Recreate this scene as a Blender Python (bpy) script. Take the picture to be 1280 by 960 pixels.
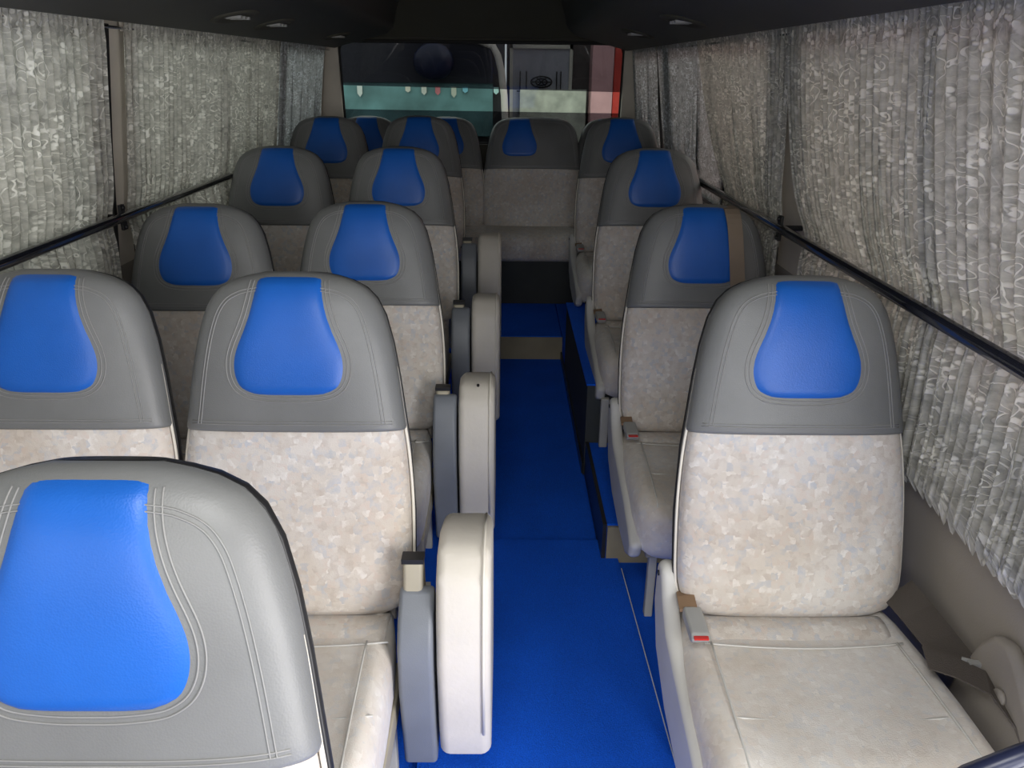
import bpy, bmesh, math, random
from math import sin, cos, pi, radians, sqrt, atan, exp
from mathutils import Vector, Matrix, noise
random.seed(7)
SC = bpy.context.scene
COL = SC.collection
for o in list(bpy.data.objects): bpy.data.objects.remove(o)

# ---------------------------------------------------------------- camera
CAM_H = 1.42
th, yaw, roll = atan(394/960), radians(0.6), radians(0.6)
fw = Vector((sin(yaw)*cos(th), cos(yaw)*cos(th), -sin(th)))
rt = Vector((cos(yaw), -sin(yaw), 0)); up = rt.cross(fw)
r2 = rt*cos(roll)+up*sin(roll); u2 = up*cos(roll)-rt*sin(roll)
cam = bpy.data.cameras.new('camera'); camo = bpy.data.objects.new('camera', cam); COL.objects.link(camo)
cam.sensor_width = 36; cam.lens = 27.0; cam.clip_start = 0.02
camo.matrix_world = Matrix(((r2.x, u2.x, -fw.x, 0), (r2.y, u2.y, -fw.y, 0), (r2.z, u2.z, -fw.z, CAM_H), (0, 0, 0, 1)))
SC.camera = camo

# ---------------------------------------------------------------- world, light, exposure
w = bpy.data.worlds.new('world'); SC.world = w; w.use_nodes = True
wn = w.node_tree.nodes; wb = wn['Background']
wb.inputs[0].default_value = (0.93, 0.96, 0.95, 1); wb.inputs[1].default_value = 1.6
def area(name, loc, rot, sx, sy, energy, col=(1, 1, 1)):
    l = bpy.data.lights.new(name, 'AREA'); l.shape = 'RECTANGLE'; l.size = sx; l.size_y = sy; l.energy = energy; l.color = col
    o = bpy.data.objects.new(name, l); COL.objects.link(o); o.location = loc; o.rotation_euler = rot
    return o
# daylight through the windscreen behind the camera
area('windscreen_daylight', (-.15, -1.32, 1.42), (radians(75), 0, 0), 1.6, 0.8, 19, (1, 0.985, 0.96))
# daylight through the open entrance door beside the camera
area('door_daylight', (1.0, -.10, 0.85), (radians(90), 0, radians(70)), 0.95, 1.45, 42, (1, 0.99, 0.97))
# added fill lamp overhead, brightens the front cushions and carpet
area('added_overhead_fill', (-.05, .12, 1.84), (0, 0, 0), 0.55, 0.55, 10, (1, 0.99, 0.97))
vs = SC.view_settings
vs.view_transform = 'Standard'; vs.look = 'None'; vs.exposure = 0.0; vs.gamma = 1.0; vs.use_curve_mapping = False

# ---------------------------------------------------------------- helpers
def mk(name, verts, faces, mat=None, parent=None, smooth=True, uvs=None):
    me = bpy.data.meshes.new(name); me.from_pydata([tuple(v) for v in verts], [], faces); me.update()
    bm = bmesh.new(); bm.from_mesh(me); bmesh.ops.recalc_face_normals(bm, faces=bm.faces); bm.to_mesh(me); bm.free()
    if smooth: me.polygons.foreach_set('use_smooth', [True]*len(me.polygons))
    if mat: me.materials.append(mat)
    o = bpy.data.objects.new(name, me); COL.objects.link(o)
    if parent: o.parent = parent
    return o
class MB:
    def __init__(s): s.v = []; s.f = []
    def add(s, v, f):
        n = len(s.v); s.v += [tuple(p) for p in v]; s.f += [tuple(i+n for i in q) for q in f]; return s
    def box(s, a, b):
        x0, y0, z0 = a; x1, y1, z1 = b
        return s.add([(x0,y0,z0),(x1,y0,z0),(x1,y1,z0),(x0,y1,z0),(x0,y0,z1),(x1,y0,z1),(x1,y1,z1),(x0,y1,z1)],
                     [(0,3,2,1),(4,5,6,7),(0,1,5,4),(1,2,6,5),(2,3,7,6),(3,0,4,7)])
    def tube(s, pts, r, n=6, closed=False):
        pts = [Vector(p) for p in pts]; m = len(pts); vv = []; ff = []
        tg = [(pts[(i+1) % m]-pts[i]).normalized() for i in range(m if closed else m-1)]
        ref = min((Vector(c).normalized() for c in ((0, 0, 1), (0, 1, 0), (1, 0, 0), (0, -.956, .293))), key=lambda c: max(abs(c.dot(t)) for t in tg))
        for i, p in enumerate(pts):
            a = pts[(i-1) % m] if (closed or i > 0) else p
            b = pts[(i+1) % m] if (closed or i < m-1) else p
            t = (b-a).normalized()
            e1 = t.cross(ref).normalized(); e2 = t.cross(e1)
            for k in range(n):
                q = 2*pi*k/n; vv.append(p+e1*r*cos(q)+e2*r*sin(q))
        for i in range(m if closed else m-1):
            j = (i+1) % m
            for k in range(n): ff.append((i*n+k, i*n+(k+1) % n, j*n+(k+1) % n, j*n+k))
        if not closed: ff += [tuple(range(n)), tuple((m-1)*n+k for k in range(n))[::-1]]
        return s.add(vv, ff)
    def prism(s, poly, axis, a, b):
        """poly: 2D points in the two other axes, extruded along axis from a to b"""
        def P(p, c): return {'x': (c, p[0], p[1]), 'y': (p[0], c, p[1]), 'z': (p[0], p[1], c)}[axis]
        n = len(poly)
        return s.add([P(p, a) for p in poly]+[P(p, b) for p in poly],
                     [tuple(range(n))[::-1], tuple(range(n, 2*n))]+[(i, (i+1) % n, n+(i+1) % n, n+i) for i in range(n)])
    def ribbon(s, pts, wdir, hw, thick=0.0015):
        """a strap: centre points, width directions"""
        pts = [Vector(p) for p in pts]; vv = []; ff = []
        for i, p in enumerate(pts):
            d = Vector(wdir[i]).normalized()
            t = (pts[min(i+1, len(pts)-1)]-pts[max(i-1, 0)]).normalized(); nn = t.cross(d).normalized()
            for a, b in ((-1, -1), (1, -1), (1, 1), (-1, 1)): vv.append(p+d*hw*a+nn*thick*b)
        for i in range(len(pts)-1):
            for k in range(4): ff.append((i*4+k, i*4+(k+1) % 4, i*4+4+(k+1) % 4, i*4+4+k))
        ff += [(0, 1, 2, 3), tuple(len(vv)-4+k for k in range(4))]
        return s.add(vv, ff)
    def loft(s, rings, cap0=True, cap1=True):
        n = len(rings[0]); vv = [p for r in rings for p in r]; ff = []
        for i in range(len(rings)-1):
            for k in range(n): ff.append((i*n+k, i*n+(k+1) % n, (i+1)*n+(k+1) % n, (i+1)*n+k))
        for i, c in ((0, cap0), (len(rings)-1, cap1)):
            if c:
                cc = sum((Vector(p) for p in rings[i]), Vector())/n; idx = len(vv); vv.append(tuple(cc))
                for k in range(n): ff.append((i*n+k, i*n+(k+1) % n, idx))
        return s.add(vv, ff)
    def build(s, name, mat, parent=None, smooth=False, bevel=0, seg=2):
        o = mk(name, s.v, s.f, mat, parent, smooth)
        if bevel:
            m = o.modifiers.new('bevel', 'BEVEL'); m.width = bevel; m.segments = seg; m.limit_method = 'ANGLE'
            o.data.polygons.foreach_set('use_smooth', [True]*len(o.data.polygons))
            wnm = o.modifiers.new('wn', 'WEIGHTED_NORMAL')
        return o
def thing(name, label, cat, loc=(0, 0, 0), group=None, rz=0):
    o = bpy.data.objects.new(name, None); COL.objects.link(o); o.location = loc; o.rotation_euler = (0, 0, rz)
    o.empty_display_size = .1
    return tag(o, label, cat, group)
def tag(o, label=None, cat=None, group=None, kind=None):
    if label: o['label'] = label
    if cat: o['category'] = cat
    if group: o['group'] = group
    if kind: o['kind'] = kind
    return o
def struct(o): o['kind'] = 'structure'; return o
def copy_tree(o, parent=None):
    c = o.copy(); COL.objects.link(c)
    if parent: c.parent = parent
    for ch in [k for k in bpy.data.objects if k.parent == o]: copy_tree(ch, c)
    return c
def interp(tab, t):
    if t <= tab[0][0]: return tab[0][1]
    for (a, va), (b, vb) in zip(tab, tab[1:]):
        if t <= b: return va+(vb-va)*(t-a)/(b-a)
    return tab[-1][1]
def sinterp(tab, t):
    """smooth (Catmull-Rom) table look-up"""
    if t <= tab[0][0]: return tab[0][1]
    if t >= tab[-1][0]: return tab[-1][1]
    for i in range(len(tab)-1):
        if t <= tab[i+1][0]:
            x0, y0 = tab[i]; x1, y1 = tab[i+1]; h = x1-x0; q = (t-x0)/h
            m0 = (y1-tab[i-1][1])/(x1-tab[i-1][0]) if i > 0 else (y1-y0)/h
            m1 = (tab[i+2][1]-y0)/(tab[i+2][0]-x0) if i+2 < len(tab) else (y1-y0)/h
            return (2*q**3-3*q*q+1)*y0+(q**3-2*q*q+q)*h*m0+(-2*q**3+3*q*q)*y1+(q**3-q*q)*h*m1

# ---------------------------------------------------------------- materials
class NT:
    def __init__(s, name):
        s.m = bpy.data.materials.new(name); s.m.use_nodes = True; s.t = s.m.node_tree; s.n = s.t.nodes; s.l = s.t.links
        s.b = s.n['Principled BSDF']; s.out = s.n['Material Output']
    def N(s, typ, **kw):
        x = s.n.new(typ)
        for k, v in kw.items():
            if k.startswith('i_'):
                kk = k[2:]; x.inputs[int(kk) if kk.isdigit() else kk.replace('_', ' ')].default_value = v
            else: setattr(x, k, v)
        return x
    def L(s, a, b): s.l.new(a, b)
    def coord(s, rnd=True, kind='Object'):
        tc = s.N('ShaderNodeTexCoord')
        if not rnd: return tc.outputs[kind]
        oi = s.N('ShaderNodeObjectInfo'); ml = s.N('ShaderNodeMath', operation='MULTIPLY', i_1=17.3); s.L(oi.outputs['Random'], ml.inputs[0])
        ad = s.N('ShaderNodeVectorMath', operation='ADD'); s.L(tc.outputs[kind], ad.inputs[0]); s.L(ml.outputs[0], ad.inputs[1])
        return ad.outputs[0]
    def noise(s, co, scale, detail=3, rough=.5, dist=0):
        x = s.N('ShaderNodeTexNoise', i_Scale=scale, i_Detail=detail, i_Roughness=rough, i_Distortion=dist); s.L(co, x.inputs['Vector']); return x
    def ramp(s, fac, stops, interp='LINEAR'):
        x = s.N('ShaderNodeValToRGB'); x.color_ramp.interpolation = interp; e = x.color_ramp.elements
        while len(e) < len(stops): e.new(.5)
        for q, (p, c) in zip(e, stops): q.position = p; q.color = (*c, 1) if len(c) == 3 else c
        s.L(fac, x.inputs[0]); return x.outputs[0]
    def mix(s, fac, a, b, bt='MIX'):
        x = s.N('ShaderNodeMix', data_type='RGBA', blend_type=bt)
        for v, i in ((fac, 0), (a, 6), (b, 7)):
            if hasattr(v, 'is_output'): s.L(v, x.inputs[i])
            elif isinstance(v, (int, float)): x.inputs[i].default_value = v
            else: x.inputs[i].default_value = (*v, 1)
        return x.outputs[2]
    def bump(s, h, strength=.3, dist=.01):
        x = s.N('ShaderNodeBump', i_Strength=strength, i_Distance=dist); s.L(h, x.inputs['Height']); s.L(x.outputs[0], s.b.inputs['Normal']); return x
def plain(name, col, rough=.6, metal=0, var=.12, bump=0.0, bscale=200, coat=0, spec=.5, nscale=6):
    t = NT(name); co = t.coord(False)
    n = t.noise(co, nscale, 4)
    c0 = tuple(c*(1-var) for c in col); c1 = tuple(min(1, c*(1+var)) for c in col)
    t.L(t.ramp(n.outputs[0], [(.3, c0), (.7, c1)]), t.b.inputs['Base Color'])
    t.b.inputs['Roughness'].default_value = rough; t.b.inputs['Metallic'].default_value = metal
    t.b.inputs['Coat Weight'].default_value = coat; t.b.inputs['Specular IOR Level'].default_value = spec
    if bump:
        n2 = t.noise(co, bscale, 2); t.bump(n2.outputs[0], bump, .004)
    return t.m
def fabric(name, dull=0.0, flat=(.655, .62, .58)):
    t = NT(name); co = t.coord()
    wn_ = t.noise(co, 26, 3); wv = t.N('ShaderNodeVectorMath', operation='SCALE', i_Scale=.014); t.L(wn_.outputs['Color'], wv.inputs[0])
    ad = t.N('ShaderNodeVectorMath', operation='ADD'); t.L(co, ad.inputs[0]); t.L(wv.outputs[0], ad.inputs[1])
    vo = t.N('ShaderNodeTexVoronoi', distance='CHEBYCHEV', i_Scale=78.0); t.L(ad.outputs[0], vo.inputs['Vector'])
    sp = t.N('ShaderNodeSeparateColor'); t.L(vo.outputs['Color'], sp.inputs[0])
    pal = t.ramp(sp.outputs[0], [(0, (.55, .49, .45)), (.25, (.70, .66, .62)), (.45, (.50, .53, .60)), (.62, (.66, .57, .52)), (.8, (.82, .80, .78)), (.93, (.47, .51, .58))], 'CONSTANT')
    n1 = t.noise(co, 70, 4, .6); m1 = t.ramp(n1.outputs[0], [(.38, (0, 0, 0)), (.62, (1, 1, 1))])
    base = t.mix(m1, pal, (.66, .625, .59))
    base = t.mix(.32+dull*.8, base, flat)
    n3 = t.noise(co, 4.5, 4, .6); st = t.ramp(n3.outputs[0], [(.35, (.86, .81, .75)), (.6, (1, 1, 1))])
    base = t.mix(1.0, base, st, 'MULTIPLY')
    t.L(base, t.b.inputs['Base Color']); t.b.inputs['Roughness'].default_value = .95; t.b.inputs['Specular IOR Level'].default_value = .15
    t.b.inputs['Sheen Weight'].default_value = .15
    n2 = t.noise(co, 420, 2); t.bump(n2.outputs[0], .35, .002)
    return t.m
def leather(name, col, rough=.42):
    t = NT(name); co = t.coord()
    n = t.noise(co, 9, 4); c0 = tuple(c*.93 for c in col); c1 = tuple(c*1.07 for c in col)
    t.L(t.ramp(n.outputs[0], [(.3, c0), (.7, c1)]), t.b.inputs['Base Color'])
    t.b.inputs['Roughness'].default_value = rough; t.b.inputs['Specular IOR Level'].default_value = .45
    vo = t.N('ShaderNodeTexVoronoi', i_Scale=420.0); t.L(co, vo.inputs['Vector'])
    t.bump(vo.outputs[0], .10, .002)
    return t.m
def carpet(name, col):
    t = NT(name); co = t.coord(False)
    n = t.noise(co, 330, 3, .7); n2 = t.noise(co, 5, 3)
    c = t.ramp(n.outputs[0], [(.32, tuple(x*.78 for x in col)), (.55, col), (.75, tuple(min(1, x*1.5+.004) for x in col))])
    c = t.mix(1.0, c, t.ramp(n2.outputs[0], [(.3, (.88, .88, .88)), (.7, (1, 1, 1))]), 'MULTIPLY')
    t.L(c, t.b.inputs['Base Color']); t.b.inputs['Roughness'].default_value = .9; t.b.inputs['Specular IOR Level'].default_value = .25
    t.b.inputs['Sheen Weight'].default_value = .1; t.b.inputs['Sheen Tint'].default_value = (.1, .3, 1, 1)
    t.bump(n.outputs[0], .8, .006)
    return t.m
def glass(name, tint, refl=.06):
    t = NT(name); t.n.remove(t.b)
    tr = t.N('ShaderNodeBsdfTransparent'); tr.inputs[0].default_value = (*tint, 1)
    gl = t.N('ShaderNodeBsdfGlossy'); gl.inputs[0].default_value = (1, 1, 1, 1); gl.inputs['Roughness'].default_value = .03
    fr = t.N('ShaderNodeFresnel', i_IOR=1.35); mx = t.N('ShaderNodeMixShader')
    t.L(fr.outputs[0], mx.inputs[0]); t.L(tr.outputs[0], mx.inputs[1]); t.L(gl.outputs[0], mx.inputs[2]); t.L(mx.outputs[0], t.out.inputs[0])
    return t.m
def lace(name, hue=(1, 1, 1)):
    """sheer curtain cloth with woven silvery scrolls and blossoms"""
    t = NT(name); t.n.remove(t.b)
    tc = t.N('ShaderNodeTexCoord'); co = tc.outputs['UV']
    n0 = t.noise(co, 15, 2); sv = t.N('ShaderNodeVectorMath', operation='SCALE', i_Scale=.07); t.L(n0.outputs['Color'], sv.inputs[0])
    ad = t.N('ShaderNodeVectorMath', operation='ADD'); t.L(co, ad.inputs[0]); t.L(sv.outputs[0], ad.inputs[1])
    # scrolls: rings round scattered centres
    v1 = t.N('ShaderNodeTexVoronoi', i_Scale=24.0); t.L(ad.outputs[0], v1.inputs['Vector'])
    k1 = t.N('ShaderNodeMath', operation='MULTIPLY', i_1=24.0); t.L(v1.outputs['Distance'], k1.inputs[0])
    s1 = t.N('ShaderNodeMath', operation='SINE'); t.L(k1.outputs[0], s1.inputs[0])
    ring = t.ramp(s1.outputs[0], [(.72, (0, 0, 0)), (.9, (1, 1, 1))])
    # blossoms: small cells clustered
    v2 = t.N('ShaderNodeTexVoronoi', i_Scale=80.0); t.L(co, v2.inputs['Vector'])
    pet = t.ramp(v2.outputs['Distance'], [(.36, (1, 1, 1)), (.52, (0, 0, 0))])
    n1 = t.noise(co, 13, 2, .5); cl = t.ramp(n1.outputs[0], [(.51, (0, 0, 0)), (.60, (1, 1, 1))])
    blos = t.mix(1.0, pet, cl, 'MULTIPLY')
    n2 = t.noise(co, 7, 2); cl2 = t.ramp(n2.outputs[0], [(.42, (.25, .25, .25)), (.6, (1, 1, 1))])
    ring = t.mix(1.0, ring, cl2, 'MULTIPLY')
    pat = t.mix(1.0, ring, blos, 'LIGHTEN')
    n3 = t.noise(co, 38, 4, .65); mott = t.ramp(n3.outputs[0], [(.32, (.34, .34, .32)), (.50, (.57, .57, .54)), (.68, (.74, .735, .70))])
    basec = t.mix(pat, mott, (1, 1, .97)); basec = t.mix(1.0, basec, hue, 'MULTIPLY')
    df = t.N('ShaderNodeBsdfPrincipled'); t.L(basec, df.inputs['Base Color']); df.inputs['Specular IOR Level'].default_value = .6
    ro = t.ramp(pat, [(0, (.75, .75, .75)), (1, (.22, .22, .22))]); t.L(ro, df.inputs['Roughness'])
    bp = t.N('ShaderNodeBump', i_Strength=.8, i_Distance=.006); hh = t.mix(.4, pat, n3.outputs[0]); t.L(hh, bp.inputs['Height']); t.L(bp.outputs[0], df.inputs['Normal'])
    tl = t.N('ShaderNodeBsdfTranslucent'); t.L(basec, tl.inputs[0])
    m1 = t.N('ShaderNodeMixShader', i_0=.42); t.L(df.outputs[0], m1.inputs[1]); t.L(tl.outputs[0], m1.inputs[2])
    tr = t.N('ShaderNodeBsdfTransparent')
    op = t.ramp(pat, [(0, (.10, .10, .10)), (.6, (0, 0, 0))])
    m2 = t.N('ShaderNodeMixShader'); t.L(op, m2.inputs[0]); t.L(m1.outputs[0], m2.inputs[1]); t.L(tr.outputs[0], m2.inputs[2])
    t.L(m2.outputs[0], t.out.inputs[0])
    return t.m

M = dict(
    fabric=fabric('seat_fabric'), fabric2=fabric('seat_fabric_worn_lit', .38, (.80, .77, .73)),  # cushion cloth is worn, and also lightened to stand for light on it
    grey=leather('grey_leatherette', (.165, .169, .168)), seam=plain('grey_stitching', (.25, .25, .245), .7),
    blue=leather('blue_leatherette', (.010, .105, .45), .40), cream=plain('cream_vinyl', (.68, .635, .56), .6, var=.07, bump=.15, bscale=90),
    pipe=plain('cream_piping', (.72, .68, .60), .6), black=plain('black_plastic', (.012, .012, .013), .45), rubber=plain('black_rubber', (.01, .01, .01), .7),
    trim=plain('pale_grey_plastic', (.60, .59, .56), .5, var=.06), beige=plain('beige_metal', (.42, .38, .29), .5), leg=plain('grey_beige_metal', (.48, .47, .42), .45),
    buckle=plain('grey_buckle_plastic', (.33, .33, .32), .5), red=plain('red_button', (.55, .02, .015), .4), web=plain('brown_webbing', (.30, .19, .11), .8),
    belt=plain('taupe_seat_belt', (.085, .072, .062), .75, bump=.3, bscale=500), chrome=plain('chrome', (.7, .7, .7), .2, 1.0),
    carpet=carpet('blue_carpet', (.003, .135, .95)), wall=plain('taupe_wall_panel', (.29, .262, .228), .7, var=.05, bump=.1, bscale=300),
    ceil=plain('ceiling_olive_shaded', (.055, .053, .040), .8, var=.06), duct=plain('dark_grey_duct', (.042, .042, .038), .6, var=.06),  # low light under the roof is put into the dark ceiling colour
    pillar=plain('cream_pillar', (.58, .53, .46), .6), rail=plain('black_lacquered_rail', (.012, .013, .02), .12, coat=.6, spec=.7),
    dark=plain('dark_grey_plinth', (.035, .04, .04), .7), riser=plain('olive_beige_riser', (.30, .26, .17), .6), steel=plain('dark_edge_strip', (.05, .05, .05), .35, .6),
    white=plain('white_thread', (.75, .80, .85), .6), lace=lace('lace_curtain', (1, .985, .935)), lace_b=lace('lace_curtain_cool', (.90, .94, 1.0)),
    pane=glass('side_glass', (.86, .90, .86)), rear=glass('rear_glass', (.80, .90, .86)), film=glass('dark_window_film', (.22, .21, .235)),
    jgrey=leather('slate_grey_vinyl', (.185, .20, .225)), tape=plain('brown_tape', (.24, .185, .135), .75), navy=plain('navy_edge_trim', (.02, .025, .06), .3),
)

# ---------------------------------------------------------------- the bus body
XC = -0.15
def half(z): return interp([(0, 1.01), (.8, 1.01), (1.0, 1.0), (1.56, .92)], z)
def wx(sd, z, off=0): return XC+sd*(half(z)-off)
Y0, Y1 = -1.25, 5.0
# floor
struct(MB().box((XC-1.06, Y0, -.04), (XC+1.06, Y1+.06, 0)).build('floor', M['carpet']))
rear_fl = struct(MB().box((-1.155, 3.797, 0), (.295, 5.0, .133)).build('floor_step', M['carpet']))
MB().box((-.26, 3.788, .002), (.30, 3.797, .128)).build('riser_board', M['riser'], rear_fl)
plat = struct(MB().box((.315, 2.01, 0), (.855, 2.56, .135)).build('floor_platform', M['carpet']))
MB().box((.318, 2.0, .0), (.85, 2.01, .128)).build('riser_board', M['riser'], plat)
MB().box((.303, 2.0, 0), (.315, 2.56, .139)).build('edge_strip', M['steel'], plat)
arch = struct(MB().box((.30, 2.562, 0), (.855, 3.60, .365)).build('wheel_arch_box', M['dark']))
MB().box((.296, 2.558, .365), (.855, 3.60, .372)).build('carpet_top', M['carpet'], arch)
MB().box((.292, 2.556, .0), (.30, 3.79, .05)).build('edge_strip', M['steel'], arch)
struct(MB().box((.30, 3.602, 0), (.855, 5.0, .133)).build('floor_step_side', M['carpet']))
plat2 = struct(MB().box((-1.155, 2.5, 0), (-.26, 3.796, .08)).build('floor_platform_window_pair', M['carpet']))
# aisle carpet runners
tag(MB().box((-.185, 2.08, .0005), (.296, 3.786, .008)).build('carpet_runner', M['carpet']), 'dark blue carpet runner leading down the aisle to the raised step', 'carpet')
cr = thing('carpet_runner', 'bright blue carpet runner with a pale thread along its edge, front of aisle', 'carpet', (0, 0, 0))
MB().prism([(-.185, Y0+.05), (.386, Y0+.05), (.378, 1.24), (.352, 2.10), (-.185, 2.10)], 'z', .0085, .016).build('carpet_pile', M['carpet'], cr)
MB().tube([(.388, Y0+.06, .014), (.38, 1.24, .014), (.36, 1.95, .014)], .0016, 5).build('edge_thread', M['white'], cr)

# side walls with window openings
WIN = [(-1.1, .45), (.60, 2.13), (2.38, 3.86), (4.0, 4.90)]
ZB, ZT = .86, 1.53
def wall_slab(mb, sd, y0, y1, z0, z1):
    zs = [z0]+[z for z in (.8, 1.0) if z0 < z < z1]+[z1]
    inner = [(wx(sd, z), z) for z in zs]; outer = [(wx(sd, z, -.05), z) for z in reversed(zs)]
    mb.prism(inner+outer, 'y', y0, y1)
walls = {}
for sd, nm in ((-1, 'wall_left'), (1, 'wall_right')):
    mb = MB()
    if sd < 0: wall_slab(mb, sd, Y0, Y1, 0, ZB)
    else: wall_slab(mb, sd, Y0, -.62, 0, ZB); wall_slab(mb, sd, .45, Y1, 0, ZB)
    walls[sd] = struct(mb.build(nm, M['wall']))
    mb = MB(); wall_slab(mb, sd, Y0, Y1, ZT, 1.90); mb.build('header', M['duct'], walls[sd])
    for a, b in ((Y0, -1.1 if sd < 0 else -.62), (.45, .60), (2.13, 2.38), (3.86, 4.0), (4.90, 5.0)):
        mb = MB(); wall_slab(mb, sd, a, b, ZB, ZT); mb.build('pillar', M['pillar'], walls[sd])
    for i, (a, b) in enumerate(WIN):
        if sd > 0 and i == 0: continue
        wi = bpy.data.objects.new('window_%d' % (i+1+(3 if sd > 0 else 0)), None); COL.objects.link(wi); struct(wi); wi.location = (0, a, 0)
        mb = MB(); zs = [ZB, 1.0, ZT]
        mb.add([(wx(sd, z, -.03), y, z) for z in zs for y in (0, b-a)], [(0, 1, 3, 2), (2, 3, 5, 4)]); mb.build('pane', M['pane'], wi)
        mb = MB()
        for y in (0.012, b-a-.012): mb.tube([(wx(sd, z, -.02), y, z) for z in zs], .012, 6)
        for z in (ZB+.012, ZT-.012): mb.tube([(wx(sd, z, -.02), 0, z), (wx(sd, z, -.02), b-a, z)], .012, 6)
        my = (b-a)/2; mb.tube([(wx(sd, z, -.022), my, z) for z in zs], .010, 6)
        mb.build('window_frame', M['black'], wi, True)
# front bulkhead with the windscreen opening (behind the camera)
mb = MB(); mb.box((-1.16, Y0-.05, 0), (.86, Y0, .95)); mb.box((-1.16, Y0-.05, 1.80), (.86, Y0, 1.9)); mb.box((-1.16, Y0-.05, .95), (-1.02, Y0, 1.80)); mb.box((.72, Y0-.05, .95), (.86, Y0, 1.80))
struct(mb.build('wall_front', M['wall']))
# back wall with the rear window opening
BX0, BX1, BZ0, BZ1 = -1.005, .705, .98, 1.566
mb = MB(); mb.box((-1.16, Y1, 0), (.86, Y1+.05, BZ0)); mb.box((-1.16, Y1, BZ1), (.86, Y1+.05, 1.9))
struct(mb.build('wall_back', M['ceil']))
for k, (a, b) in enumerate(((-1.16, BX0), (BX1, .86))):
    struct(MB().box((a, Y1-.012, BZ0), (b, Y1+.05, BZ1)).build('trim_%d' % (k+1), M['pillar']))
rw = bpy.data.objects.new('window_8', None); COL.objects.link(rw); struct(rw); rw.location = (0, Y1, 0); TILT = lambda z: .055-.055*(z-BZ0)/(BZ1-BZ0)
def sheet(name, za, zb, zc, zd, off, mat):
    q = [(BX0, za), (BX1, zb), (BX1, zc), (BX0, zd)]
    MB().add([(x, TILT(z)+off+e, z) for e in (0, .001) for x, z in q], [(0, 1, 2, 3), (7, 6, 5, 4), (0, 1, 5, 4), (1, 2, 6, 5), (2, 3, 7, 6), (3, 0, 4, 7)]).build(name, mat, rw)
def sheet1(name, za, zb, zc, zd, off, mat):
    q = [(BX0, za), (BX1, zb), (BX1, zc), (BX0, zd)]
    MB().add([(x, TILT(z)+off, z) for x, z in q], [(0, 1, 2, 3)]).build(name, mat, rw)
sheet1('pane', BZ0, BZ0, BZ1, BZ1, .012, M['rear'])
sheet1('tint_film', 1.318, 1.293, BZ1, BZ1, .009, M['film'])
sheet1('tint_film', BZ0, BZ0, 1.170, 1.180, .009, M['film'])
mb = MB(); rr = .06
rim = []
for cx, cz, a0 in ((BX1-rr, BZ1-rr, 0), (BX0+rr, BZ1-rr, 90), (BX0+rr, BZ0+rr, 180), (BX1-rr, BZ0+rr, 270)):
    for q in range(6): a = radians(a0+q*18); rim.append((cx+rr*cos(a), .004+TILT(cz+rr*sin(a)), cz+rr*sin(a)))
mb.tube(rim, .011, 8, True); mb.build('rubber_seal', M['rubber'], rw, True)
MB().box((BX0+.02, -.004, BZ1-.004), (BX1-.01, .004, BZ1+.003)).build('top_moulding', M['pillar'], rw)

# ceiling and ducts
cm = MB()
for a, b in (((XC-1.06, Y0), (XC+1.06, -.20)), ((XC-1.06, .44), (XC+1.06, Y1+.05)), ((XC-1.06, -.20), (-.37, .44)), ((.27, -.20), (XC+1.06, .44))): cm.box((a[0], a[1], 1.86), (b[0], b[1], 1.90))  # opening left above the added fill lamp
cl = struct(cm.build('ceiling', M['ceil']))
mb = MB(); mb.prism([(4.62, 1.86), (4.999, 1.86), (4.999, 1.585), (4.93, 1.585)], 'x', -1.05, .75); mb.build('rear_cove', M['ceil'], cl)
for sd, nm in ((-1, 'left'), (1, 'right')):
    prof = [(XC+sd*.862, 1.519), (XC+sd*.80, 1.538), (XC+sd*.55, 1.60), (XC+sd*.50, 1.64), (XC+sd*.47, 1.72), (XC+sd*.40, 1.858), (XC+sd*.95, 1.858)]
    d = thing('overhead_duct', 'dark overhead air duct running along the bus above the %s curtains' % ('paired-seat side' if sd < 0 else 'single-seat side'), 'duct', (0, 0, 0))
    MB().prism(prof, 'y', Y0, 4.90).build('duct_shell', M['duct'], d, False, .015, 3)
    for y in (1.2, 2.66, 3.1, 4.2) if sd < 0 else (1.2, 2.64, 3.55):
        x = XC+sd*.70; z = 1.5655
        v = MB(); v.loft([[(x+rx*cos(a), y+ry*sin(a), z+sd*0-(rx*cos(a)*sd)*.22-dz) for a in [2*pi*k/20 for k in range(20)]] for rx, ry, dz in ((.075, .11, -.004), (.07, .105, .008), (.05, .08, .010), (.045, .075, .004))])
        vo = v.build('air_vent', M['ceil'], d, True)
        for k in range(3): MB().box((x-.035, y-.05+k*.04, z-.010), (x+.035, y-.035+k*.04, z-.002)).build('vent_louvre', M['buckle'], vo)

# black grab rails along the windows
for sd in (-1, 1):
    x = wx(sd, 1.02, .062); zz = 1.02 if sd < 0 else 1.005
    r_ = thing('window_rail', 'long black lacquered rail across the curtains beside the %s seats' % ('paired' if sd < 0 else 'single'), 'rail', (x, 0, zz))
    MB().tube([(0, -.9, 0), (0, 4.9, 0)], .0135, 12).build('bar', M['rail'], r_, True)
    for y in (.52, 2.2, 3.93):
        b = MB(); b.box((-.004, y-.012, -.035), (.004, y+.012, .035)); b.tube([(0, y, 0), (sd*.066, y, 0)], .008, 8)
        bo = b.build('bracket', M['black'], r_)
        for q in (-.027, .027): MB().tube([(-sd*.009, y, q), (-sd*.003, y, q)], .006, 8).build('screw', M['black'], bo, True)

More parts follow.
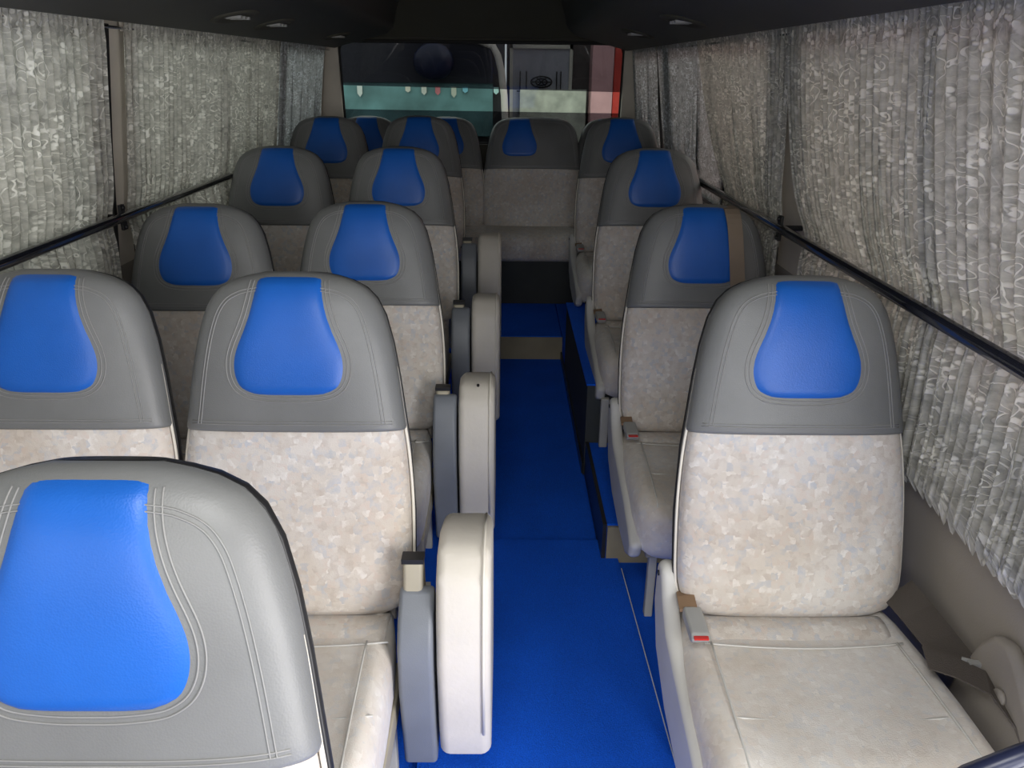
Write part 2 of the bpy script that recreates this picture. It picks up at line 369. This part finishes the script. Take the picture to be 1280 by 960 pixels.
# ---------------------------------------------------------------- curtains
def curtain(sd, top, bot, label, mat, off=.034, pl=.034, amp=.006, zb=.655, seed=0, zlow=None, pw_=1.4):
    """top, bot: (y0, y1) of the cloth at the rod and at the rail"""
    zt = 1.535; rows = 30; L = top[1]-top[0]; npl = max(6, int(L/pl)); nc = npl*8
    rnd = random.Random(seed)
    ph = [rnd.uniform(-.9, .9) for _ in range(npl+2)]; am = [rnd.uniform(.55, 1.45) for _ in range(npl+2)]
    vv = []; ff = []; uv = []
    for j in range(rows+1):
        q = j/rows; z = zt+(zb-zt)*q
        k = min(1, max(0, (zt-z)/(zt-1.02)))
        if zlow and z < 1.02: pass
        a0 = top[0]+(bot[0]-top[0])*k**pw_; a1 = top[1]+(bot[1]-top[1])*k**pw_
        spread = 1+.35*max(0, (1.0-z)/.35)
        for i in range(nc+1):
            s = i/nc; f = s*npl; n = int(f); fr = f-n
            e = am[n]*(1-fr)+am[n+1]*fr; p = ph[n]*(1-fr)+ph[n+1]*fr
            wv = sin(2*pi*f+p+.8*noise.noise((s*5, q*3, seed)))+.35*sin(4*pi*f+2*p)
            big = .010*noise.noise((s*L*3.2, q*1.2, seed*3.1))
            A = amp*e*(.75+.5*q)*spread
            if q < .05: A *= .7; wv = sin(2*pi*f*1.5+p)
            y = a0+(a1-a0)*s+.006*e*cos(2*pi*f+p)*(.4+q)
            x = wx(sd, max(z, .8), off)-sd*(A*wv+big)
            x += sd*.010*exp(-((z-1.01)/.05)**2)
            zz = z+(.002*sin(2*pi*f*1.5+p) if j == 0 else 0)+(.017*wv*(1 if j == rows else .5 if j == rows-1 else 0))
            vv.append((x, y, zz)); uv.append((s*L*1.0+seed*1.7, z))
    W = nc+1
    for j in range(rows):
        for i in range(nc): ff.append((j*W+i, j*W+i+1, (j+1)*W+i+1, (j+1)*W+i))
    o = thing('lace_curtain', label, 'curtain', (0, 0, 0), 'lace curtains along the bus windows')
    me = bpy.data.meshes.new('cloth'); me.from_pydata(vv, [], ff); me.update()
    ul = me.uv_layers.new(name='UVMap')
    for lp in me.loops: ul.data[lp.index].uv = uv[lp.vertex_index]
    me.polygons.foreach_set('use_smooth', [True]*len(me.polygons)); me.materials.append(mat)
    c = bpy.data.objects.new('cloth', me); COL.objects.link(c); c.parent = o
    for y in (top[0]+.03, (top[0]+top[1])/2, top[1]-.03): MB().box((wx(sd, 1.51, .02)-.006, y-.006, 1.505), (wx(sd, 1.51, .02)+.006, y+.006, 1.538)).build('hanging_hook', M['pillar'], o)
    return o
curtain(-1, (.2, 2.19), (.2, 2.20), 'grey lace curtain with silver flowers before the first black rail bracket, paired-seat side', M['lace'], seed=1)
curtain(-1, (2.305, 3.86), (2.315, 3.88), 'grey lace curtain hanging just behind the dark pillar gap, paired-seat side', M['lace'], seed=2)
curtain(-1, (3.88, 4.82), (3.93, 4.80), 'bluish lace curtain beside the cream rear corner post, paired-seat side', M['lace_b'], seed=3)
curtain(1, (.60, 1.50), (.60, 1.42), 'lace curtain with scalloped hem hanging over the taupe panel beside the single seats', M['lace'], off=.045, seed=4)
curtain(1, (1.42, 2.20), (1.36, 2.09), 'lace curtain gathered in dark folds next to the cream pillar, single-seat side', M['lace'], off=.036, seed=5, pl=.028, pw_=3.2)
curtain(1, (2.205, 3.26), (2.29, 2.95), 'lace curtain between the cream pillar and the pink slit, single-seat side', M['lace'], seed=6, pw_=1.8)
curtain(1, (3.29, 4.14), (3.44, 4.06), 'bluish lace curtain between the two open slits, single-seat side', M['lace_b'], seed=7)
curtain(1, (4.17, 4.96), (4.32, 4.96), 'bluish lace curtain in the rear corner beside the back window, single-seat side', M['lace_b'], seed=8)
for sd in (-1, 1):
    x = wx(sd, 1.51, .028)
    tag(MB().tube([(x, .0, 1.512), (x, 4.95, 1.512)], .004, 8).build('curtain_rod', M['chrome'], None, True), 'thin metal rod carrying the curtains beside the %s seats' % ('paired' if sd < 0 else 'single'), 'rod')
# dark cord in the pillar gap
xg = [wx(-1, z, .022) for z in (1.52, 1.2, .9)]
tag(MB().ribbon([(xg[0], 2.235, 1.52), (xg[1], 2.23, 1.2), (xg[2], 2.215, .86)], [(0, 1, 0)]*3, .009, .002).build('pillar_strip', M['rubber']), 'narrow black strip down the gap between two lace curtains', 'strip')

# ---------------------------------------------------------------- seats
BASE = Vector((0, 0, .402)); AX = Vector((0, .293, .956)); NR = Vector((0, -.956, .293)); LEN = .678
HW = [(0, .178), (.02, .203), (.05, .216), (.10, .223), (.20, .2245), (.35, .2225), (.48, .2155), (.58, .2055), (.70, .194), (.79, .183), (.86, .171), (.91, .158), (.95, .138), (.975, .112), (.99, .082), (1.0, .050)]
TF = [(0, .030), (.03, .048), (.10, .060), (.30, .060), (.55, .055), (.80, .060), (.90, .056), (.95, .047), (.98, .034), (1.0, .016)]
TB = [(0, .03), (.1, .045), (.8, .045), (.92, .040), (.98, .028), (1, .012)]
NEX = 3.0
def hw(t): return sinterp(HW, t)
def surf(x, t, inf=0., widen=0., out=0.):
    """point on the front of the backrest"""
    h = hw(t)+inf+widen; q = min(1, abs(x)/h); d = (sinterp(TF, t)+inf)*(max(0, 1-q**NEX))**(1/NEX)+out
    if widen: pass
    return BASE+AX*(t*LEN)+NR*d+Vector((x, 0, 0))
def section(t, inf=0., widen=0., n=40, back=True, frontscale=1., bi=0.):
    h = hw(t)+inf+widen; a = sinterp(TF, t)+inf; b = sinterp(TB, t)+inf+bi; r = []
    for k in range(n):
        p = 2*pi*k/n; c, s = cos(p), sin(p)
        x = h*math.copysign(abs(c)**(2/NEX), c); d = math.copysign(abs(s)**(2/NEX), s)*(a*frontscale if s > 0 else b)
        r.append(BASE+AX*(t*LEN)+NR*d+Vector((x, 0, 0)))
    return r
TC = .553
PW = [(0.6517, 0.04), (0.6549, 0.062), (0.6646, 0.082), (0.6796, 0.096), (0.7097, 0.1045), (0.7474, 0.1055), (0.785, 0.099), (0.828, 0.0865), (0.871, 0.0755), (0.9248, 0.0665), (0.9839, 0.0605)]
PB, PT = PW[0][0], PW[-1][0]
def pw(t): return sinterp(PW, t)
def make_back(parent, widen=0., patch_x=0., fab='fabric', strap=False):
    """upholstered back with a leatherette head cover and blue panel"""
    ts = [0, .02, .05, .1, .16, .24, .32, .4, .48, .53, .57]
    MB().loft([section(t, 0, widen) for t in ts]).build('back_cushion', M[fab], parent, True)
    ts = [TC, TC-.005, TC-.002, TC+.005, .59, .65, .7, .75, .79, .83, .87, .90, .925, .95, .965, .98, .99, 1.0]
    infl = [0, .002, .0055, .007]+[.007]*14
    hc = MB().loft([section(t, i, widen, 56) for t, i in zip(ts, infl)], False, True).build('head_cover', M['grey'], parent, True)
    # blue panel
    nt, nx = 30, 20; vv = []; ff = []
    for j in range(nt+1):
        u = j/nt; t = PB+(PT-PB)*(u**1.5*.55+u*.45)
        for i in range(nx+1):
            v = -1+2*i/nx; x = pw(t)*v+patch_x
            e = max(0, 1-abs(v)**5); eb = min(1, (t-PB)/.02); et = min(1, (PT-t)/.012+.15)
            pf = -.002+.0085*(e**.5)*(max(0, eb)**.5)*et
            vv.append(surf(x, t, .007, widen, pf))
    for j in range(nt):
        for i in range(nx): a = j*(nx+1)+i; ff.append((a, a+1, a+nx+2, a+nx+1))
    mk('blue_panel', vv, ff, M['blue'], hc)
    # seams: curves set off from the panel outline and from the cover's own edge
    mb = MB()
    def offset(poly, d):
        r = []
        for k, (x, y) in enumerate(poly):
            a = poly[max(k-1, 0)]; b = poly[min(k+1, len(poly)-1)]; dx, dy = b[0]-a[0], b[1]-a[1]; l = math.hypot(dx, dy) or 1
            r.append((x+dy/l*d, y-dx/l*d))
        return r
    def chaikin(p, n=2):
        for _ in range(n):
            q = [p[0]]
            for a, b in zip(p, p[1:]): q += [(a[0]*.75+b[0]*.25, a[1]*.75+b[1]*.25), (a[0]*.25+b[0]*.75, a[1]*.25+b[1]*.75)]
            p = q+[p[-1]]
        return p
    tt = [PT-.012-(PT-.012-PB-.028)*k/14 for k in range(15)]+[PB+.014, PB+.006]
    lft = [(-pw(t), t*LEN) for t in tt]; low = [(-.03, PB*LEN), (0, PB*LEN), (.03, PB*LEN)]
    out = lft+low+[(-x, y) for x, y in lft[::-1]]
    for off in (.0045, .0120):
        mb.tube([surf(x+patch_x, y/LEN, .007, widen, .0004) for x, y in chaikin(offset(out, off if off else 0), 2)], .0011, 5)
    te = [TC+.022+(.99-TC-.022)*(k/24) for k in range(25)]
    edge = [(-(hw(t)+widen), t*LEN) for t in te]; edge = edge+[(0, .998*LEN)]+[(-x, y) for x, y in edge[::-1]]
    for off in (.027, .033):
        e2 = [(x, y) for x, y in chaikin(offset(edge, off), 2) if y/LEN < .968+(.033-off)*.7]
        mb.tube([surf(x, y/LEN, .007, widen, .0004) for x, y in e2], .0010, 5)
    for t in (TC+.016, TC+.024):
        mb.tube([surf((-1+2*k/24)*.93*(hw(t)+widen), t, .007, widen, .0004) for k in range(25)], .0010, 5)
    sm = mb.build('stitched_seam', M['seam'], hc, True); sm['kind'] = 'stuff'
    # hard shell behind
    ts = [.03, .1, .3, .5, .7, .8, .88, .93, .96, .98, .992, 1.0]
    MB().loft([section(t, .0095, widen, 40, True, .05, .004) for t in ts]).build('back_shell', M['black'], parent, True)
    for s in (-1, 1): MB().tube([BASE+AX*(t*LEN)+Vector((s*(hw(t)+widen+.004), 0, 0))+NR*.004 for t in [.05+.68*k/16 for k in range(17)]], .0032, 6).build('piping', M['pipe'], parent, True)
    if strap:
        xs = .098; n = 16; pts = []; wd = []
        for k in range(n+1):
            t = .995-(.995-.635)*k/n; x = .078+.022*(k/n)**.8
            pts.append(surf(x, t, .007, 0, .010)); wd.append((1, 0, 0))
        MB().ribbon(pts, wd, .0215, .0012).build('tape_strip', M['tape'], hc)
    return hc
def cush_section(y, hwid, ztop, zbot, bol=.012, n=44):
    r = []; cz = (ztop+zbot)/2; hz = (ztop-zbot)/2
    for k in range(n):
        p = 2*pi*k/n; c, s = cos(p), sin(p)
        x = hwid*math.copysign(abs(c)**(2/5.), c); z = cz+hz*math.copysign(abs(s)**(2/5.), s)
        if s > 0: q = abs(x)/hwid; z += bol*max(0, 1-abs(q-.86)/.16)*min(1, s*2)-.006*(1-q*q)
        r.append((x, y, z))
    return r
CU = [(-.475, .150, .375, .315), (-.470, .195, .398, .290), (-.455, .220, .420, .272), (-.42, .234, .436, .262), (-.36, .239, .440, .262), (-.25, .240, .436, .270), (-.12, .236, .431, .275), (-.03, .228, .428, .28), (.03, .215, .425, .285), (.05, .19, .40, .30)]
def make_seat(aisle, strap=False, shield=True, cs=1.0):
    """aisle: +1 when the aisle is on the +x side"""
    o = thing('passenger_seat', 'x', 'seat')
    make_back(o, strap=strap)
    sc = MB().loft([cush_section(y, a*cs, b-.022, c-.022) for y, a, b, c in CU]).build('seat_cushion', M['fabric2'], o, True)
    mb = MB()
    for y in (-.105, -.285):
        mb.tube([(x, y-.01*(1-(x/.19)**2), .4065-.006*(1-(x/.24)**2)+.0062) for x in [-.19+.38*k/14 for k in range(15)]], .0022, 5)
    for s in (-1, 1): mb.tube([(s*(.178+.012*k/10)*cs, -.105-.34*k/10, .4125+.0035*sin(k/10*pi)-(.010 if k == 10 else 0)) for k in range(11)], .0022, 5)
    cse = mb.build('cushion_seam', M['trim'], sc, True); cse['kind'] = 'stuff'
    # lumbar roll at the back of the cushion
    MB().loft([[(x, y, z) for y, z in [(.045+.03*cos(q)-.085*(q > 9), .393+.045*sin(q)) for q in [2*pi*k/16 for k in range(16)]]] for x in (-.185, -.17, -.09, 0, .09, .17, .185)]).build('lumbar_roll', M['fabric'], o, True)
    MB().loft([[(x, -.05+.055*cos(q), .373+.040*sin(q)) for q in [2*pi*k/16 for k in range(16)]] for x in (-.18, -.165, 0, .165, .18)]).build('cushion_back_band', M['fabric'], o, True)
    if shield:
      # side shield on the aisle side
      prof = [(.075, .470), (.055, .492), (.025, .485), (-.005, .440), (-.06, .395), (-.16, .375), (-.30, .350), (-.41, .315), (-.455, .29), (-.44, .245), (-.38, .215), (-.25, .215), (-.10, .235), (.02, .29), (.075, .38)]
      xa = aisle*.220; xb = aisle*.254
      sh = MB().prism(prof, 'x', xa, xb).build('side_shield', M['trim'], o, False, .016, 4)
      mb = MB(); mb.tube([(aisle*.2535, .045, .462), (aisle*.2565, .045, .462)], .006, 10); mb.build('bolt', M['steel'], sh, True)
      # buckle
      MB().ribbon([(aisle*.205, .02, .44), (aisle*.212, -.02, .452), (aisle*.215, -.06, .452)], [(1, 0, .15)]*3, .017, .003).build('buckle_webbing', M['web'], o)
      bk = MB().prism([(-.055, .432), (-.055, .458), (-.13, .455), (-.14, .445), (-.13, .432)], 'x', aisle*.190, aisle*.226).build('buckle', M['buckle'], o, False, .005, 2)
      MB().box((min(aisle*.195, aisle*.222), -.1425, .4485), (max(aisle*.195, aisle*.222), -.1345, .4525)).build('release_button', M['red'], bk)
    # frame and legs
    mb = MB(); mb.box((-.20, -.40, .215), (.20, .0, .268)); mb.build('seat_frame', M['beige'], o, False, .006)
    for y in (-.36, -.04):
        mb = MB(); mb.box((min(aisle*.160, aisle*.183), y-.012, .0), (max(aisle*.160, aisle*.183), y+.012, .225)); mb.build('leg', M['leg'], o, False, .004)
        mb = MB(); mb.box((min(-aisle*.175, -aisle*.2), y-.012, .0), (max(-aisle*.175, -aisle*.2), y+.012, .225)); mb.build('leg', M['leg'], o, False, .004)
    return o
GRP = 'grey and blue passenger seats'
protoL = make_seat(1, False, False, .84); protoW = make_seat(1, False, False, .90); protoR = make_seat(-1, cs=1.0); protoS = make_seat(-1, True, cs=1.0)
used = set()
def place(proto, x, y, z, label):
    if proto.name not in used: used.add(proto.name); o = proto
    else: o = copy_tree(proto)
    o.location = (x, y, z); o['label'] = label; o['group'] = GRP
    if z > 0.02:
        for c in [k for k in bpy.data.objects if k.parent == o and k.name.split('.')[0] == 'leg']: pass
    return o
place(protoL, -.405, .503, -.006, 'seat with the largest head cover, front row of the paired side beside the aisle')
SEATS = [('w', -.872, 1.275, 0, 'window seat of the second row, under the lace curtain on the paired side'),
         ('a', -.408, 1.27, 0, 'aisle seat of the second row beside the nearest folded cream jump seat'),
         ('w', -.874, 2.05, .0, 'window seat of the third row, by the rail bracket on the paired side'),
         ('a', -.41, 2.12, 0, 'aisle seat of the third row beside the second folded cream jump seat'),
         ('w', -.876, 2.92, .08, 'window seat of the fourth row, at the end of the visible black rail'),
         ('a', -.415, 2.945, .08, 'aisle seat of the fourth row beside the third folded cream jump seat'),
         ('w', -.878, 3.82, .14, 'window seat of the fifth row, near the cream rear corner post'),
         ('a', -.44, 3.945, .14, 'aisle seat of the fifth row beside the smallest folded jump seat')]
for k, x, y, z, lb in SEATS: place(protoL if k == 'a' else protoW, x, y, z, lb)
place(protoR, .575, 1.27, 0, 'single seat with its whole fabric back and cushion in view, grey belt on it')
place(protoS, .578, 2.115, 0, 'single seat with a brown tape strip down its blue head panel')
r3 = place(protoR, .582, 2.97, .08, 'single seat of the fourth row standing over the wheel arch box')
MB().box((-.235, -.452, .056), (-.205, -.430, .25)).build('leg', M['leg'], r3, False, .004)
place(protoR, .587, 3.945, .14, 'single seat of the fifth row in front of the rear bench')

# ---------------------------------------------------------------- rear bench
bench = thing('rear_bench', 'wide rear bench of grey fabric with four blue-panelled backs under the back window', 'bench', (0, 4.68, .095))
for x, wd, px in ((-.83, 0, 0), (-.355, 0, 0), (.165, .08, -.085), (.61, -.02, 0)):
    tmp = bpy.data.objects.new('backrest', None); COL.objects.link(tmp); tmp.parent = bench; tmp.location = (x, 0, 0)
    make_back(tmp, wd, px)
rb = [[(x, y-.15, z) for x, y, z in [(-1.06, 0, 0)]] for _ in range(0)]
mb = MB(); rings = []
for x, k in ((-1.07, .8), (-1.06, .95), (-1.04, 1), (-.6, 1), (-.13, 1), (-.12, .96), (-.11, 1), (.2, 1), (.49, 1), (.5, .96), (.51, 1), (.77, 1), (.78, .95), (.79, .8)):
    r = []
    for q in range(24):
        a = 2*pi*q/24; cy, sy = cos(a), sin(a)
        r.append((x, -.11+.21*k*math.copysign(abs(cy)**.45, cy), .365+.085*k*math.copysign(abs(sy)**.45, sy)))
    rings.append(r)
mb.loft(rings); mb.build('bench_cushion', M['fabric'], bench, True)
MB().box((-1.06, -.29, .040), (.79, .20, .29)).build('bench_plinth', M['dark'], bench)

# ---------------------------------------------------------------- folded jump seats
def make_jump(drop=0., arm=.012, ext=0.):
    o = thing('jump_seat', 'x', 'jump seat')
    # cream cushion turned up on its side: rounded slab
    prof = [(.015, .13), (.0, .20), (-.008, .36), (.008, .46), (.035, .535), (.08, .572), (.15, .578), (.25, .545), (.31, .49), (.33, .42), (.33, .20), (.30, .12), (.03, .11)]
    c = MB().prism(prof, 'x', -.055, .048).build('seat_pad', M['cream'], o, False, .020, 4)
    MB().tube([(.034, y-.0035, z+.001) for y, z in prof[1:8]], .003, 6).build('piping', M['pipe'], c, True)
    d = drop
    prof2 = [(.015, .10), (-.010, .30), (-.005, .40), (.020, .50-d*.6), (.045, .555-d), (.065, .575-d), (.085, .575-d), (.14, .48-d), (.15, .12)]
    MB().prism(prof2, 'x', -.127, -.060).build('folded_backrest', M['jgrey'], o, False, .022, 4)
    h = MB().prism([(.055, .54-d), (.08, .575-d+arm), (.115, .575-d+arm), (.13, .50-d)], 'x', -.120, -.082).build('hinge_arm', M['beige'], o, False, .008, 2)
    MB().box((-.122, .078, .572-d+arm), (-.080, .106, .582-d+arm)).build('hinge_cap', M['black'], h)
    MB().prism([(.16, -ext), (.185, -ext), (.185, .42), (.16, .42)], 'x', -.12, -.08).build('stand', M['leg'], o)
    return o
for i, (x, y, z, lb) in enumerate(((-.070, 1.13, .017, 'largest folded cream jump seat with black hinge cap beside the aisle'),
                                   (-.075, 1.935, .017, 'folded cream jump seat with a small dark hole, second along the aisle'),
                                   (-.066, 2.60, .075, 'folded cream and slate jump seat, third along the aisle'),
                                   (-.066, 3.28, .165, 'smallest folded cream and slate jump seat just before the rear bench'))):
    o = make_jump(.085, .052) if i == 0 else make_jump(.03, ext=(0, 0, .06, .155)[i])
    o.location = (x, y, z); o['label'] = lb; o['group'] = 'folded jump seats along the aisle'
    if i == 1: MB().tube([(.0, .080, .569), (.0, .078, .574)], .004, 8).build('dark_hole', M['black'], o)

# ---------------------------------------------------------------- seat belt, retractor cover, partition
sb = thing('seat_belt', 'taupe lap belt lying folded over the edge of the single seat cushion', 'seat belt', (.0, 0, 0))
MB().ribbon([(.79, 1.26, .462), (.80, 1.20, .456), (.808, 1.13, .450), (.812, 1.06, .446)], [(.75, .2, .5), (.85, .2, .35), (.9, .2, .25), (.9, .2, .2)], .034).build('strap', M['belt'], sb)
MB().ribbon([(.752, 1.075, .458), (.785, 1.05, .462), (.825, 1.01, .462), (.842, .96, .44), (.846, .92, .40), (.846, .90, .33)], [(.25, 1, .1), (.3, 1, .1), (.35, 1, .1), (.4, 1, .1), (.3, 1, 0), (.2, 1, 0)], .026).build('strap', M['belt'], sb)
mb = MB(); mb.box((.815, 1.048, .458), (.846, 1.058, .468)); mb.tube([(.81, 1.065, .463), (.85, 1.045, .463)], .005, 8); mb.build('tongue', M['buckle'], sb)
rc = thing('retractor_cover', 'rounded taupe belt retractor cover on the wall beside the single seat', 'cover', (0, 0, 0))
pr = [(1.13, .30), (1.10, .42), (1.07, .50), (1.045, .535), (1.01, .545), (.98, .53), (.93, .48), (.86, .44), (.86, .30)]
MB().prism(pr, 'x', .835, .862).build('cover_body', M['wall'], rc, False, .012, 3)
mb = MB(); mb.tube([(.834, .985, .455), (.828, .985, .455)], .014, 14); mb.build('screw_cap', M['wall'], rc, True)
pt = thing('partition_bar', 'pale padded bar corner with a navy edge in front of the single seat', 'partition', (0, 0, 0))
TOPL = [(.52, .53), (.586, .606), (.643, .640), (.72, .674), (.80, .693), (.855, .70)]
MB().prism(TOPL+[(x, z-.10) for x, z in TOPL[::-1]], 'y', .685, .715).build('bar_pad', M['trim'], pt)
MB().tube([(x, .70, z) for x, z in TOPL], .014, 8).build('edge_trim', M['navy'], pt, True)
for x, z in ((.53, .45), (.83, .61)): MB().tube([(x, .70, 0), (x, .70, z)], .012, 10).build('post', M['leg'], pt, True)

# ---------------------------------------------------------------- outside
asph = plain('asphalt', (.10, .10, .10), .9); struct(MB().box((-14, -8, -.9), (14, 20, -.75)).build('ground', asph))
teal = plain('teal_glass_interior', (.10, .22, .22), .5, var=.5, nscale=3)
pinkw = plain('pink_plaster', (.62, .36, .36), .8); redw = plain('red_paint', (.62, .05, .03), .6); dkw = plain('dark_facade', (.10, .085, .08), .8)
lg = plain('pale_render', (.58, .56, .48), .8); wglass = plain('grey_window_glass', (.34, .34, .38), .3)
pb = thing('parked_bus', 'parked bus with a dark windscreen and curved cream corner post seen through the back window', 'bus', (0, 7.2, 0))
MB().box((-2.2, .06, -.55), (-.02, 2.2, 2.1)).build('body', plain('dark_bus_body', (.03, .03, .035), .5), pb)
MB().box((-2.1, .0, .86), (-.12, .05, 1.30)).build('windscreen', teal, pb)
MB().box((-2.1, -.01, 1.30), (-.12, .05, 2.0)).build('screen_interior_shadow', plain('painted_screen_shadow', (.016, .016, .028), .25), pb)  # shadow inside the parked bus, painted as a dark upper screen
mb = MB(); mb.tube([(-.55, -.03, 1.66), (-.25, -.03, 1.645), (-.12, -.03, 1.60), (-.075, -.03, 1.52), (-.045, -.03, 1.40), (-.02, -.03, 1.2), (-.005, -.03, .9), (0, -.03, .4)], .030, 10); mb.build('corner_post', M['cream'], pb, True)
mb = MB(); mb.loft([[(-.62+.17*k*cos(a), -.10+dy, 1.47+.15*k*sin(a)) for a in [2*pi*q/28 for q in range(28)]] for k, dy in ((.85, .0), (1, -.02), (1, -.05), (.9, -.08), (.5, -.10))]); mb.tube([(-.62, -.06, 1.6), (-.62, -.02, 1.75)], .02, 8)
mb.build('round_mirror', M['navy'], pb, True)
for x, c, h in ((-1.28, (.6, .65, .6), .09), (-.86, (.6, .6, .5), .05), (-.72, (.65, .68, .6), .07), (-.60, (.6, .2, .22), .07), (-.46, (.5, .55, .45), .09), (-.36, (.2, .5, .6), .05), (-.09, (.5, .75, .7), .06)):
    MB().prism([(x-.022, 1.27), (x+.022, 1.27), (x+.022, 1.27-h*.7), (x, 1.27-h), (x-.022, 1.27-h*.7)], 'y', -.02, -.012).build('pennant', plain('pennant_paint', c, .7, var=.05), pb)
bd = thing('roadside_house', 'house front with grey window, dark ornament grille and pink column behind the back window', 'building', (0, 8.0, 0))
MB().box((.0, 0, -.75), (4.1, .3, 3.5)).build('facade', dkw, bd)
wf = MB().box((.05, -.04, .9), (.60, 0, 1.62)).build('window', wglass, bd)
mb = MB(); mb.box((.03, -.06, .9), (.06, -.03, 1.64)); mb.box((.60, -.06, .9), (.63, -.03, 1.64)); mb.box((.03, -.06, 1.60), (.63, -.03, 1.64)); mb.build('window_frame', lg, wf)
mb = MB()
for x in (.13, .19, .48, .52): mb.box((x-.006, -.08, 1.22), (x+.006, -.07, 1.40))
mb.box((.10, -.08, 1.215), (.54, -.07, 1.228))
def ell(cx, cz, rx, rz, n=20): return [(cx+rx*cos(2*pi*k/n), -.075, cz+rz*sin(2*pi*k/n)) for k in range(n)]
mb.tube(ell(.335, 1.305, .10, .05), .008, 5, True); mb.tube(ell(.335, 1.305, .055, .03), .007, 5, True)
for a in range(6): q = a*pi/3; mb.tube([(.335, -.075, 1.305), (.335+.09*cos(q), -.075, 1.305+.045*sin(q))], .006, 5)
mb.build('ornament_grille', M['black'], wf)
MB().box((.02, -.05, -.75), (.75, -.005, .98)).build('lower_wall', lg, bd)
MB().box((.13, -.10, .7), (.77, -.04, 1.24)).build('pale_panel', plain('pale_green_panel', (.55, .58, .48), .7, var=.25, nscale=9), bd)
MB().box((.80, -.25, -.75), (1.00, -.0, 3.2)).build('column', pinkw, bd)
MB().box((1.02, -.15, -.75), (1.32, -.02, 3.0)).build('red_shutter', redw, bd)
tag(MB().box((4.2, -4, -.75), (4.4, 9.5, 3.2)).build('side_wall', plain('pink_stucco', (.92, .60, .56), .85)), 'pink plastered wall outside, seen through the curtain slits', 'wall')
tag(MB().box((-5.2, -4, -.75), (-5, 7.5, 2.6)).build('side_wall', plain('grey_stucco', (.5, .5, .48), .85)), 'pale grey yard wall outside the paired-seat windows', 'wall')
